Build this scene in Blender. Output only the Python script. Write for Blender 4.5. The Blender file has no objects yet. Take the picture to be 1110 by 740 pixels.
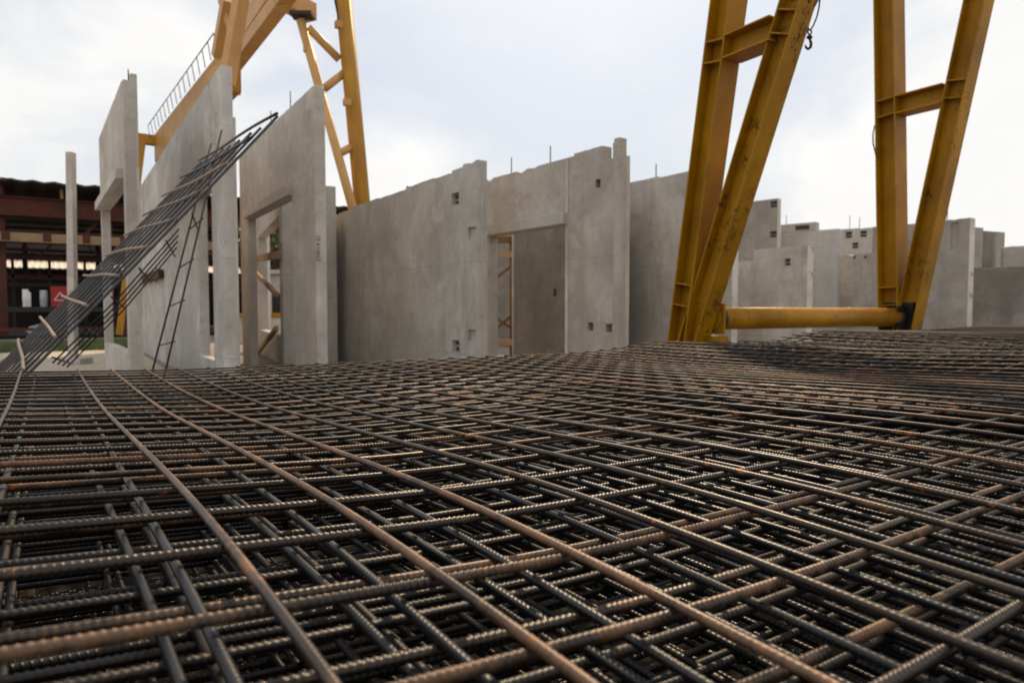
import bpy, bmesh, math, random
import numpy as np
from mathutils import Vector, Matrix
R = random.Random(7)
scn = bpy.context.scene
COL = scn.collection
PI = math.pi
# ------------------------------------------------------------------ camera frame
CH = 1.05                      # camera height above the yard
F = 740.0; CX = 555.0; CY = 370.0
PITCH = math.atan(35 / 740.0); YAW = math.radians(32.6)
FW = Vector((math.sin(YAW), math.cos(YAW), 0)); RT = Vector((math.cos(YAW), -math.sin(YAW), 0))
def ray(px, py):
    r = (px - CX) / F; u = (CY - py) / F
    fh = math.cos(PITCH) + u * math.sin(PITCH); z = u * math.cos(PITCH) - math.sin(PITCH)
    return FW * fh + RT * r + Vector((0, 0, z))
O = Vector((0, 0, CH))
def Pd(px, py, d):            # at forward distance d
    v = ray(px, py); return O + v * (d / (v.x * FW.x + v.y * FW.y))
def Pz(px, py, z):            # at height z above camera level
    v = ray(px, py); return O + v * (z / v.z)
def PY(px, py, Y):
    v = ray(px, py); return O + v * (Y / v.y)
def Ppl(px, py, p, n):        # on the plane through p with normal n
    v = ray(px, py); return O + v * ((p - O).dot(n) / v.dot(n))

# ------------------------------------------------------------------ object helpers
def tag(o, label=None, cat=None, group=None, kind=None):
    if label: o['label'] = label
    if cat: o['category'] = cat
    if group: o['group'] = group
    if kind: o['kind'] = kind
    return o
def empty(name, loc, rz=0, **k):
    o = bpy.data.objects.new(name, None); COL.objects.link(o)
    o.empty_display_size = .1
    o.location = loc; o.rotation_euler = (0, 0, rz); return tag(o, **k)
def link_mesh(name, me, mat, parent=None, smooth=False):
    o = bpy.data.objects.new(name, me); COL.objects.link(o)
    if mat: me.materials.append(mat)
    if parent: o.parent = parent
    if smooth:
        me.polygons.foreach_set('use_smooth', [True] * len(me.polygons))
    return o
class MB:
    def __init__(s): s.v = []; s.f = []; s.sm = []
    def add(s, vs, fs, smooth=False):
        n = len(s.v); s.v += [tuple(v) for v in vs]; s.f += [tuple(i + n for i in f) for f in fs]; s.sm += [smooth] * len(fs); return s
    def box(s, x0, x1, y0, y1, z0, z1):
        return s.add([(x0,y0,z0),(x1,y0,z0),(x1,y1,z0),(x0,y1,z0),(x0,y0,z1),(x1,y0,z1),(x1,y1,z1),(x0,y1,z1)],
                     [(3,2,1,0),(4,5,6,7),(0,1,5,4),(1,2,6,5),(2,3,7,6),(3,0,4,7)])
    def prism(s, a, b, prof, ux, uy):       # profile (list of 2D) swept from a to b along axes ux, uy
        a = Vector(a); b = Vector(b); n = len(prof)
        vs = [a + ux * p[0] + uy * p[1] for p in prof] + [b + ux * p[0] + uy * p[1] for p in prof]
        fs = [(i, (i + 1) % n, n + (i + 1) % n, n + i) for i in range(n)] + [tuple(range(n))[::-1], tuple(range(n, 2 * n))]
        return s.add(vs, fs)
    def bar(s, a, b, w, h, up=(0, 0, 1)):   # rectangular bar
        a = Vector(a); b = Vector(b); t = (b - a).normalized(); x = t.cross(Vector(up))
        if x.length < 1e-4: x = t.cross(Vector((1, 0, 0)))
        x.normalize(); y = x.cross(t)
        return s.prism(a, b, [(-w/2,-h/2),(w/2,-h/2),(w/2,h/2),(-w/2,h/2)], x, y)
    def tube(s, pts, r, n=8, cap=True):
        pts = [Vector(p) for p in pts]; m = len(pts); vs = []; x = None
        for i, p in enumerate(pts):
            t = (pts[min(i+1, m-1)] - pts[max(i-1, 0)]).normalized()
            if x is None:
                x = t.cross(Vector((0, 0, 1)))
                if x.length < 1e-3: x = t.cross(Vector((1, 0, 0)))
            x = (x - t * x.dot(t)).normalized(); y = t.cross(x)
            rr = r[i] if isinstance(r, (list, tuple)) else r
            vs += [p + (x * math.cos(2*PI*k/n) + y * math.sin(2*PI*k/n)) * rr for k in range(n)]
        fs = [(i*n+k, i*n+(k+1)%n, (i+1)*n+(k+1)%n, (i+1)*n+k) for i in range(m-1) for k in range(n)]
        s.add(vs, fs, True)
        if cap:
            nb = len(s.v) - m*n
            s.f += [tuple(nb + k for k in range(n))[::-1], tuple(nb + (m-1)*n + k for k in range(n))]; s.sm += [False, False]
        return s
    def build(s, name, mat, parent=None, bevel=0, loc=None):
        me = bpy.data.meshes.new(name)
        vs = s.v
        if loc is not None: vs = [(v[0]-loc[0], v[1]-loc[1], v[2]-loc[2]) for v in vs]
        me.from_pydata(vs, [], s.f); me.update()
        bm = bmesh.new(); bm.from_mesh(me); bmesh.ops.recalc_face_normals(bm, faces=bm.faces); bm.to_mesh(me); bm.free()
        me.polygons.foreach_set('use_smooth', s.sm)
        o = link_mesh(name, me, mat, parent)
        if loc is not None: o.location = loc
        if bevel:
            md = o.modifiers.new('bevel', 'BEVEL'); md.width = bevel; md.segments = 2; md.limit_method = 'ANGLE'; md.angle_limit = .6
        return o

# ------------------------------------------------------------------ materials
def newmat(name):
    m = bpy.data.materials.new(name); m.use_nodes = True
    nt = m.node_tree; b = nt.nodes['Principled BSDF']; return m, nt, b
class NT:
    def __init__(s, nt): s.nt = nt
    def n(s, t, **k):
        o = s.nt.nodes.new(t)
        for a, v in k.items(): setattr(o, a, v)
        return o
    def l(s, a, b): s.nt.links.new(a, b)
    def math(s, op, a, b=None, c=None, clamp=False):
        o = s.n('ShaderNodeMath', operation=op, use_clamp=clamp)
        for i, v in enumerate((a, b, c)):
            if v is None: continue
            if isinstance(v, (int, float)): o.inputs[i].default_value = v
            else: s.l(v, o.inputs[i])
        return o.outputs[0]
    def mix(s, f, a, b):
        o = s.n('ShaderNodeMix', data_type='RGBA')
        for i, v in ((0, f), (6, a), (7, b)):
            if isinstance(v, (int, float)): o.inputs[i].default_value = v
            elif isinstance(v, tuple): o.inputs[i].default_value = (*v, 1) if len(v) == 3 else v
            else: s.l(v, o.inputs[i])
        return o.outputs[2]
    def mapr(s, v, a, b, c=0, d=1):
        o = s.n('ShaderNodeMapRange'); s.l(v, o.inputs[0])
        for i, x in enumerate((a, b, c, d)): o.inputs[i+1].default_value = x
        return o.outputs[0]
    def noise(s, vec, scale, detail=4, rough=.55, dist=0, sc=None):
        if sc:
            mp = s.n('ShaderNodeMapping'); mp.inputs['Scale'].default_value = sc; s.l(vec, mp.inputs[0]); vec = mp.outputs[0]
        o = s.n('ShaderNodeTexNoise'); s.l(vec, o.inputs['Vector'])
        o.inputs['Scale'].default_value = scale; o.inputs['Detail'].default_value = detail
        o.inputs['Roughness'].default_value = rough; o.inputs['Distortion'].default_value = dist
        return o.outputs[0]
    def coords(s, shift=True):
        tc = s.n('ShaderNodeTexCoord'); v = tc.outputs['Object']
        if shift:
            oi = s.n('ShaderNodeObjectInfo'); a = s.n('ShaderNodeVectorMath', operation='MULTIPLY_ADD')
            cb = s.n('ShaderNodeCombineXYZ')
            for i in range(3): s.l(oi.outputs['Random'], cb.inputs[i])
            s.l(cb.outputs[0], a.inputs[0]); a.inputs[1].default_value = (37, 53, 71); s.l(v, a.inputs[2]); v = a.outputs[0]
        return v
    def bump(s, h, strength, dist, b):
        o = s.n('ShaderNodeBump'); o.inputs['Strength'].default_value = strength; o.inputs['Distance'].default_value = dist
        s.l(h, o.inputs['Height']); s.l(o.outputs[0], b.inputs['Normal'])

def concrete(name, lo, hi, stain=(.20, .165, .13), stain_amt=.5, pale=.3):
    m, nt, b = newmat(name); t = NT(nt); v = t.coords()
    big = t.noise(v, .8, 7, .62, .6); streak = t.noise(v, 1.0, 6, .68, .5, sc=(2.4, 2.4, .42)); fine = t.noise(v, 9, 6, .65)
    pores = t.noise(v, 60, 3, .6); cloudy = t.noise(v, 1.9, 8, .72, .5); dirt = t.noise(v, .55, 6, .65, .8, sc=(1, 1, 1.5))
    c = t.mix(t.mapr(big, .32, .68), lo, hi)
    c = t.mix(t.math('MULTIPLY', t.mapr(streak, .48, .72), stain_amt), c, stain)
    c = t.mix(t.math('MULTIPLY', t.mapr(cloudy, .53, .68), pale * 1.25), c, tuple(min(1, x * 1.35) for x in hi))
    c = t.mix(t.math('MULTIPLY', t.mapr(dirt, .48, .66), .48), c, tuple(x * .68 for x in lo))
    c = t.mix(t.math('MULTIPLY', t.mapr(fine, .5, .8), .4), c, tuple(x * .6 for x in lo))
    c = t.mix(t.math('MULTIPLY', t.mapr(pores, .66, .76), .5), c, tuple(x * .35 for x in lo))
    vor = t.n('ShaderNodeTexVoronoi'); t.l(v, vor.inputs['Vector']); vor.inputs['Scale'].default_value = 11
    holes = t.math('MULTIPLY', t.math('LESS_THAN', vor.outputs['Distance'], .085), t.math('GREATER_THAN', fine, .50))
    c = t.mix(t.math('MULTIPLY', holes, .65), c, tuple(x * .3 for x in lo))
    sx = t.n('ShaderNodeSeparateXYZ'); tcl = t.n('ShaderNodeTexCoord'); t.l(tcl.outputs['Object'], sx.inputs[0])
    def seam(o, period, off): return t.math('LESS_THAN', t.math('ABSOLUTE', t.math('SUBTRACT', t.math('FRACT', t.math('ADD', t.math('DIVIDE', t.math('ADD', o, t.math('MULTIPLY', fine, .01)), period), off)), .5)), .006 / period)
    sm = t.math('MAXIMUM', seam(sx.outputs[2], 1.22, .13), seam(sx.outputs[0], 1.83, .21))
    c = t.mix(t.math('MULTIPLY', sm, t.mapr(cloudy, .35, .6, .0, .45)), c, tuple(x * .55 for x in lo))
    patch = t.n('ShaderNodeTexVoronoi', distance='CHEBYCHEV'); t.l(v, patch.inputs['Vector']); patch.inputs['Scale'].default_value = .9
    pm = t.math('MULTIPLY', t.math('LESS_THAN', patch.outputs['Distance'], t.math('MULTIPLY', big, .42)), t.math('GREATER_THAN', t.n('ShaderNodeSeparateColor').outputs[0], .5)) if False else t.math('LESS_THAN', t.math('ADD', patch.outputs['Distance'], t.math('MULTIPLY', fine, .12)), .17)
    c = t.mix(t.math('MULTIPLY', pm, .38), c, tuple(min(1, x * 1.12) for x in hi))
    t.l(c, b.inputs['Base Color']); b.inputs['Roughness'].default_value = .85
    b.inputs['Specular IOR Level'].default_value = .3
    t.bump(t.math('ADD', t.math('MULTIPLY', fine, .6), t.math('MULTIPLY', pores, .4)), .5, .01, b)
    return m
C_PALE = concrete('concrete_pale', (.43, .385, .34), (.60, .56, .515), (.36, .30, .245), .55, .3)
C_COOL = concrete('concrete_cool', (.42, .385, .35), (.60, .575, .55), (.36, .305, .25), .6, .3)
C_GREY = concrete('concrete_grey', (.40, .372, .338), (.55, .53, .50), (.30, .26, .215), .7, .35)
C_WARM = concrete('concrete_warm', (.37, .328, .285), (.52, .48, .435), (.31, .245, .19), .6, .3)
C_FAR = concrete('concrete_far', (.29, .265, .235), (.40, .375, .34), (.26, .225, .19), .5, .25)
C_LIGHT = concrete('concrete_light', (.40, .375, .345), (.53, .505, .47), (.35, .31, .27), .4, .2)
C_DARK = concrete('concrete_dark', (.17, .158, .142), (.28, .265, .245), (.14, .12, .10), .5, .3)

def metal_paint(name, base, dark, rust, chips=.62, chip2=.70, rough=.5):
    m, nt, b = newmat(name); t = NT(nt); v = t.coords()
    n1 = t.noise(v, 1.4, 5, .6, .3); n2 = t.noise(v, 34, 8, .78, .8); n3 = t.noise(v, 3.2, 4, .6); drip = t.noise(v, 2.0, 4, .6, 0, sc=(7, 7, .5))
    c = t.mix(t.mapr(n1, .3, .7), dark, base)
    c = t.mix(t.math('MULTIPLY', t.mapr(drip, .52, .75), .32), c, tuple(x*.45 for x in rust[:1]) + (dark[1]*.6, dark[2]*.8))
    msk = t.mapr(t.math('ADD', t.math('MULTIPLY', n2, .65), t.math('MULTIPLY', n3, .4)), chips, chip2)
    c = t.mix(msk, c, rust)
    grey = t.math('MULTIPLY', t.mapr(t.noise(v, 6.5, 6, .7), .66, .70), .8)
    c = t.mix(grey, c, (.20, .19, .18))
    t.l(c, b.inputs['Base Color'])
    t.l(t.mapr(msk, 0, 1, rough, .9), b.inputs['Roughness']); b.inputs['Specular IOR Level'].default_value = .25
    t.bump(t.math('SUBTRACT', t.math('MULTIPLY', n2, .3), msk), .35, .004, b)
    return m
YEL = metal_paint('yellow_paint', (.44, .215, .0012), (.25, .110, .001), (.075, .032, .014), .70, .73)
YEL_W = metal_paint('yellow_paint_worn', (.44, .213, .0012), (.25, .110, .001), (.07, .028, .008), .585, .612)
YEL_T = metal_paint('yellow_tube_paint', (.50, .235, .010), (.27, .112, .004), (.10, .045, .016), .585, .645, .45)
AMB = metal_paint('amber_paint', (.60, .35, .14), (.48, .26, .085), (.28, .12, .04), .66, .72)
AMB_D = metal_paint('amber_paint_dark', (.46, .23, .03), (.33, .15, .016), (.10, .045, .02), .62, .68)
REDB = metal_paint('oxide_primer', (.12, .035, .024), (.07, .024, .018), (.03, .015, .01), .6, .7, .7)
TIMB = metal_paint('pale_timber', (.36, .24, .14), (.25, .16, .09), (.15, .09, .05), .62, .75, .8)
def plain(name, col, rough=.6, metal=0, var=.35, scale=6):
    m, nt, b = newmat(name); t = NT(nt); v = t.coords()
    n = t.noise(v, scale, 5, .6)
    t.l(t.mix(t.mapr(n, .3, .7), tuple(x * (1 - var) for x in col), tuple(min(1, x * (1 + var)) for x in col)), b.inputs['Base Color'])
    b.inputs['Roughness'].default_value = rough; b.inputs['Metallic'].default_value = metal
    t.bump(n, .2, .004, b)
    return m
BLACK = plain('black_steel', (.018, .016, .016), .5, .3)
DARKST = plain('dark_rusty_steel', (.045, .03, .024), .7, .2)
PLATE = plain('anchor_rust', (.05, .038, .032), .8)
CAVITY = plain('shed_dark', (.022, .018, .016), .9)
ROOFD = plain('dark_roofing', (.035, .026, .024), .8)
ROOFL = plain('pale_roofing', (.62, .53, .42), .7, 0, .15)
SIGNR = plain('red_board', (.30, .008, .008), .5, 0, .15)
WHITE = plain('off_white_paint', (.72, .70, .66), .5, 0, .1)
INK = plain('marker_ink', (.03, .03, .04), .8)
GALV = plain('grey_drum', (.36, .37, .38), .45, .2)
ROD = plain('thin_steel_rod', (.10, .09, .085), .6, .4)

PITCHR = .0068
def rebar_mat(name, steel, brown, orange, amt, omt, metal=.55, rough=.42, ribs=.7):
    m, nt, b = newmat(name); t = NT(nt)
    geo = t.n('ShaderNodeNewGeometry'); v = geo.outputs['Position']
    oi = t.n('ShaderNodeObjectInfo')
    n1 = t.noise(v, 7, 5, .65, .3); n2 = t.noise(v, 60, 5, .7); n3 = t.noise(v, 7.5, 4, .6)
    nx = t.n('ShaderNodeSeparateXYZ'); t.l(geo.outputs['Normal'], nx.inputs[0])
    f = t.math('ADD', t.math('ADD', t.math('MULTIPLY', n1, .7), t.math('MULTIPLY', n2, .35)), t.math('MULTIPLY', t.math('SUBTRACT', oi.outputs['Random'], .5), .24))
    rm = t.mapr(f, .62 - amt, .78 - amt)
    c = t.mix(rm, steel, brown)
    om = t.mapr(t.math('ADD', t.math('MULTIPLY', n3, .6), t.math('MULTIPLY', n2, .45)), .62 - omt, .70 - omt)
    c = t.mix(t.math('MULTIPLY', om, .8), c, orange)
    t.l(c, b.inputs['Base Color'])
    t.l(t.mapr(t.math('MAXIMUM', rm, om), 0, 1, metal, .08), b.inputs['Metallic'])
    t.l(t.math('ADD', t.mapr(t.math('MAXIMUM', rm, om), 0, 1, rough, rough + .12), t.math('MULTIPLY', t.math('SUBTRACT', n2, .5), .3)), b.inputs['Roughness'])
    b.inputs['Specular IOR Level'].default_value = .5
    uv = t.n('ShaderNodeUVMap'); sp = t.n('ShaderNodeSeparateXYZ'); t.l(uv.outputs[0], sp.inputs[0])
    th = t.math('MULTIPLY', sp.outputs[1], 2 * PI)
    sgn = t.math('SIGN', t.math('SINE', th))
    arg = t.math('ADD', t.math('MULTIPLY', sp.outputs[0], 2 * PI), t.math('MULTIPLY', t.math('MULTIPLY', sgn, th), 1.3))
    env = t.math('POWER', t.math('ABSOLUTE', t.math('SINE', th)), .6)
    rib = t.math('MULTIPLY', t.math('POWER', t.math('MAXIMUM', t.math('COSINE', arg), 0), 1.5), env)
    h = t.math('ADD', t.math('MULTIPLY', rib, ribs), t.math('MULTIPLY', n2, .25))
    t.bump(h, .9, .0014, b)
    return m
RB_TOP = rebar_mat('rebar_tan_rust', (.036, .026, .020), (.165, .080, .038), (.38, .125, .028), .11, .012, .40, .42, .35)
RB_BRN = rebar_mat('rebar_brown_ribbed', (.030, .022, .017), (.135, .068, .033), (.30, .105, .024), .07, -.02, .50, .40, 1)
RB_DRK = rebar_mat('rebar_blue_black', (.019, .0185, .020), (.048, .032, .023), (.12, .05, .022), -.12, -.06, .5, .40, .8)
RB_LOW = rebar_mat('rebar_brown_depth_shade', (.014, .011, .0095), (.050, .027, .016), (.12, .05, .02), .0, -.05, .35, .45, .7)  # base colour darkened to paint in the shade low in the stacks
RB_FAR = rebar_mat('rebar_dull_far', (.040, .030, .025), (.085, .050, .032), (.16, .07, .03), .06, -.04, .15, .62, .4)
RB_LEAN = rebar_mat('rebar_grey_sheen', (.085, .083, .085), (.11, .085, .07), (.16, .075, .035), -.10, -.06, .55, .48, .6)
RB_TIE = rebar_mat('rebar_tie_tan', (.15, .11, .085), (.30, .20, .14), (.35, .20, .11), .2, -.03, .2, .5, .3)

# ground
def ground_mat():
    m, nt, b = newmat('yard_ground'); t = NT(nt); v = t.coords(False)
    a = t.noise(v, .25, 6, .6); g = t.noise(v, 14, 6, .7); s = t.noise(v, 90, 3, .6)
    c = t.mix(t.mapr(a, .35, .65), (.20, .175, .145), (.30, .275, .24))
    c = t.mix(t.math('MULTIPLY', t.mapr(g, .5, .75), .5), c, (.14, .115, .09))
    c = t.mix(t.math('MULTIPLY', t.mapr(s, .62, .75), .5), c, (.38, .35, .31))
    t.l(c, b.inputs['Base Color']); b.inputs['Roughness'].default_value = .95
    t.bump(t.math('ADD', g, t.math('MULTIPLY', s, .5)), .6, .03, b)
    return m
gm = MB().add([(-400, -400, 0), (400, -400, 0), (400, 400, 0), (-400, 400, 0)], [(0, 1, 2, 3)]).build('ground', ground_mat())
tag(gm, kind='structure')
def sand_mat():
    m, nt, b = newmat('pale_sand'); t = NT(nt); v = t.coords(False); g = t.noise(v, 4, 6, .7)
    t.l(t.mix(t.mapr(g, .3, .7), (.34, .28, .21), (.50, .44, .36)), b.inputs['Base Color']); b.inputs['Roughness'].default_value = .95
    t.bump(g, .5, .03, b); return m
STACK_SHADE = plain('under_stack_shade', (.035, .028, .022), .95, 0, .4, 3)  # near-black ground sheet added under the stacks, shade between the bars as colour
sd_ = MB().add([(-1.2, -1.2, .004), (11.2, -1.2, .004), (11.2, 4.6, .004), (-1.2, 4.6, .004)], [(0, 1, 2, 3)]).build('stack_shade_sheet', STACK_SHADE); tag(sd_, kind='structure')
pt = MB().add([(-8, 11.5, .004), (1.3, 11.5, .004), (1.3, 20.2, .004), (-8, 20.2, .004)], [(0, 1, 2, 3)]).build('path', sand_mat())
tag(pt, kind='structure')
kb = MB().box(-10, 10, 25.0, 25.2, 0, .14).build('kerb', C_FAR); tag(kb, kind='structure')

# ------------------------------------------------------------------ precast panels
GP = 'precast concrete panels standing in the yard'
def panel(label, A, B, top, mat, t=.14, holes=(), pockets=(), steps=(), name='precast_panel', chip=.005, group=GP, cat='concrete panel', anchors=True):
    """A near end, B far end (plan points of the face that is seen); local x runs A->B, y goes back, z up."""
    A = Vector((A[0], A[1])); B = Vector((B[0], B[1])); L = (B - A).length; d = (B - A) / L
    n = Vector((-d.y, d.x)); mid = (A + B) / 2
    if n.dot(mid) < 0: n = -n              # away from the camera (camera at the plan origin)
    flip = 1 if d.x * n.y - d.y * n.x > 0 else -1
    H = top + CH
    us = {0, L}; zs = {0, H}
    for h in list(holes): us |= {h[0], h[1]}; zs |= {h[2], h[3]}
    for h in list(pockets): us |= {h[0], h[1]}; zs |= {h[2], h[3]}
    for s in steps: us |= {max(0, s[0]), min(L, s[1])}; zs.add(H - s[2])
    k = int(L / .13)
    for i in range(1, k):
        u = L * i / k + R.uniform(-.04, .04)
        if all(abs(u - q) > .05 for q in us): us.add(u)
    us = sorted(u for u in us if -1e-6 <= u <= L + 1e-6); zs = sorted(z for z in zs if 0 <= z <= H + 1e-6)
    nu, nz = len(us) - 1, len(zs) - 1
    dep = [[0.0] * nz for _ in range(nu)]
    for i in range(nu):
        for j in range(nz):
            u = (us[i] + us[i+1]) / 2; z = (zs[j] + zs[j+1]) / 2
            for p in pockets:
                if p[0] < u < p[1] and p[2] < z < p[3]: dep[i][j] = p[4]
            for h in holes:
                if h[0] < u < h[1] and h[2] < z < h[3]: dep[i][j] = None
            for s in steps:
                if s[0] < u < s[1] and z > H - s[2]: dep[i][j] = None
    jit = {}
    def topj(i, j):     # small ragged edge where the panel's own top is
        up = all(not (0 <= ii < nu) or j >= nz or dep[ii][j] is None for ii in (i - 1, i))
        if not up or zs[j] < H * .6: return 0
        if (i, j) not in jit: jit[(i, j)] = R.uniform(-chip, chip * .3) - (R.random() < .07) * R.uniform(.012, .045)
        return jit[(i, j)]
    M = MB(); idx = {}
    def V(i, j, y):
        key = (i, j, round(y, 4))
        if key not in idx:
            idx[key] = len(M.v); M.v.append((us[i], y, zs[j] + topj(i, j)))
        return idx[key]
    def Fq(*q): M.f.append(q); M.sm.append(False)
    def D(i, j): return dep[i][j] if 0 <= i < nu and 0 <= j < nz else None
    for i in range(nu):
        for j in range(nz):
            a = dep[i][j]
            if a is None: continue
            Fq(V(i, j, a), V(i+1, j, a), V(i+1, j+1, a), V(i, j+1, a))
            Fq(V(i, j, t), V(i, j+1, t), V(i+1, j+1, t), V(i+1, j, t))
    def wall(a, b, p, q):
        if a is None and b is None: return
        lo = a if b is None else (b if a is None else min(a, b)); hi = t if (a is None or b is None) else max(a, b)
        if hi - lo < 1e-6: return
        Fq(V(*p, lo), V(*q, lo), V(*q, hi), V(*p, hi))
    for i in range(nu + 1):
        for j in range(nz): wall(D(i-1, j), D(i, j), (i, j), (i, j+1))
    for j in range(nz + 1):
        for i in range(nu): wall(D(i, j-1), D(i, j), (i, j), (i+1, j))
    if flip < 0: pass
    o = M.build(name, mat, bevel=.009)
    mat4 = Matrix(((d.x, n.x, 0, A.x), (d.y, n.y, 0, A.y), (0, 0, 1, 0), (0, 0, 0, 1)))
    if flip < 0:        # keep a right-handed object matrix: mirror the mesh in y instead
        for v in o.data.vertices: v.co.y = -v.co.y
        o.data.flip_normals()
        mat4 = Matrix(((d.x, -n.x, 0, A.x), (d.y, -n.y, 0, A.y), (0, 0, 1, 0), (0, 0, 0, 1)))
    o.matrix_world = mat4
    tag(o, label, cat, group)
    o_info = dict(o=o, A=A, d=d, n=n, L=L, H=H, s=flip)
    if anchors:
        for p in pockets:
            if p[1] - p[0] < .4 and p[4] > .05:
                m = MB(); w = p[1] - p[0]; y0 = p[4] - .022
                ys = sorted((flip * y0, flip * (p[4] - .002)))
                zc = (p[2] + p[3]) / 2
                m.box(p[0] + .02, p[1] - .02, *ys, p[2] + .02, zc - .018); m.box(p[0] + .02, p[1] - .02, *ys, zc + .018, p[3] - .02)
                m.build('anchor_plate', PLATE, o)
    return o_info
def uz(info, px, py):
    p = Ppl(px, py, Vector((info[0].x, info[0].y, 0)), Vector((-info[1].y, info[1].x, 0)))
    return (Vector((p.x, p.y)) - info[0]).dot(info[1]), p.z
def face(A, B):
    A = Vector((A[0], A[1])); B = Vector((B[0], B[1])); return A, (B - A).normalized(), (B - A).length
def pk(fi, px, py, w, h, dep=.08):
    ua = uz(fi, px + w/2, py)[0]; ub = uz(fi, px - w/2, py)[0]; za = uz(fi, px, py + h/2)[1]; zb = uz(fi, px, py - h/2)[1]
    return (max(.012, min(ua, ub)), max(ua, ub), za, zb, dep)
def lbox(info, name, mat, u0, u1, y0, y1, z0, z1, bevel=.008):     # part on a panel, y>0 goes into the panel
    s = info['s']; ys = sorted((s*y0, s*y1))
    return MB().box(u0, u1, ys[0], ys[1], z0, z1).build(name, mat, info['o'], bevel)
def rod(info, u, h=.25, y=.07, z=None, lean=.0):
    s = info['s']; z = info['H'] if z is None else z
    MB().tube([(u, s*y, z - .05), (u + lean, s*y, z + h)], .008, 6).build('lifting_rod', ROD, info['o'])
def loop(info, u, y=.07, r=.035, z=None):
    s = info['s']; z = info['H'] if z is None else z
    MB().tube([(u + r*math.cos(a), s*y, z + .02 + r*math.sin(a)) for a in np.linspace(-.6, PI + .6, 12)], .008, 6).build('lifting_loop', ROD, info['o'])

# W1 portal panel at the far left
A = Pz(133, 83, 2.93); B = Pz(107, 150, 2.93); fi = face(A, B)
uf = uz(fi, 112, 300)[0]
w1 = panel('tall pale portal panel with one large window opening, beside the bare concrete post', A, B, 2.93, C_PALE, .13,
           holes=[(.24, uf, .47, 2.74)], steps=[(-.1, .2, .03)], anchors=False)
lbox(w1, 'lintel', C_PALE, .26, w1['L'] - .05, -.09, .003, 2.742, 2.88)
lbox(w1, 'corner_rib', C_PALE, .003, .07, .08, .16, .0, w1['H'] + .06)
rod(w1, .06, .12); rod(w1, 2.2, .14)
# W2 long row behind the leaning mat
x_at = lambda Y: 1.54 - (Y - 8.87) * .016
A = (x_at(8.87), 8.87); B = (x_at(9.56), 9.56)
w2 = panel('narrow tall panel end with white lime stains, right behind the leaning rebar mat', A, B, 2.93, C_COOL, .13, anchors=False,
           pockets=[(.33, .39, 3.3, 3.48, .04), (.35, .4, 1.0, 1.16, .05)])
lbox(w2, 'pilaster', C_PALE, -.003, .3, .127, .16, 0, 2.32 + CH)
A = (x_at(9.6), 9.6); B = (x_at(14.5), 14.5)
w2b = panel('long tall grey panel with a tall slot opening, behind the thin steel ladder', A, B, 2.93, C_COOL, .13,
            holes=[(.03, 1.1, .38, 2.65)], pockets=[(2.1, 2.17, 3.0, 3.2, .05), (1.5, 1.56, 3.35, 3.6, .05)])
A = (x_at(14.55), 14.55); B = (x_at(20.0), 20.0)
w2c = panel('farthest tall panel of the left row, dark lower face with a rusty rail on it', A, B, 2.93, C_COOL, .13,
            pockets=[(.7, .76, 2.9, 3.1, .05), (1.2, 1.26, .55, .8, .05)])
# W3 panel with door opening
A = Pz(340, 92, 2.93); B = Pz(259, 168, 2.93); fi = face(A, B)
u0 = uz(fi, 317, 250)[0]; u1 = uz(fi, 269, 250)[0]
w3 = panel('tall pale panel with a wide door opening and handwritten code on its end', A, B, 2.93, C_PALE, .145,
           holes=[(u0, u1, -.01, 2.70)], anchors=False)
lbox(w3, 'lintel', C_PALE, u0 - .02, u1 + .12, -.07, .003, 2.70, 2.86)
rod(w3, 1.4, .3); rod(w3, 2.6, .3)
tx = bpy.data.curves.new('code_marking', 'FONT'); tx.body = 'DW14 01'; tx.size = .085; tx.extrude = .0008; tx.align_x = 'LEFT'
to = bpy.data.objects.new('code_marking', tx); COL.objects.link(to); tx.materials.append(INK)

me_ = bpy.data.meshes.new_from_object(to); bpy.data.objects.remove(to); to = bpy.data.objects.new('code_marking', me_); COL.objects.link(to); to.parent = w3['o']
s = w3['s']; pz = Ppl(346, 283, Vector((w3['A'].x, w3['A'].y, 0)), Vector((w3['d'].x, w3['d'].y, 0)))
# text lies on the end face (local x = -2 mm), reading upwards: its x axis is local z, its normal local -x
to.matrix_local = Matrix(((0, 0, -1, -.0025), (0, -1, 0, s * .125), (-1, 0, 0, 0), (0, 0, 0, 1))) if False else Matrix(((0, 0, -1, -.0025), (0, 1, 0, s * .06), (1, 0, 0, pz.z), (0, 0, 0, 1)))
# W3b window panel seen through the door
A = Pz(307.5, 365, -.5); B = Pz(279, 356.5, -.5); fi = face(A, B); Lb = fi[2]
w3b = panel('grey window panel with a low sill, standing behind the door opening with timber braces', A, B, 2.5, C_LIGHT, .2,
            holes=[(.45, Lb - .55, .55, 2.78)], pockets=[(.08, .3, 2.0, 2.25, .12)], anchors=False)
pA = Pz(307.5, 365, -.5)
dirw = Vector((w3b['d'].x, w3b['d'].y, 0)); nrm = Vector((-w3b['n'].x, -w3b['n'].y, 0))
base = Vector((A.x, A.y, 0)) + nrm * .1
tb = empty('timber_brace', base, label='rough timber bracing nailed across the window panel behind the door opening', cat='brace')
def tbar(nm, p, q, w=.06, h=.09, mat=TIMB): MB().bar(p - base, q - base, w, h).build(nm, mat, tb, .004)
a1 = Vector((A.x, A.y, 0)); 
tbar('rail', a1 + nrm*.1 - dirw*.6 + Vector((0,0,1.98)), a1 + nrm*.1 + dirw*(Lb*.95) + Vector((0,0,2.28)), .07, .14)
tbar('diagonal', a1 + nrm*.16 - dirw*.5 + Vector((0,0,1.30)), a1 + nrm*.16 + dirw*(Lb*.9) + Vector((0,0,2.05)))
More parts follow.
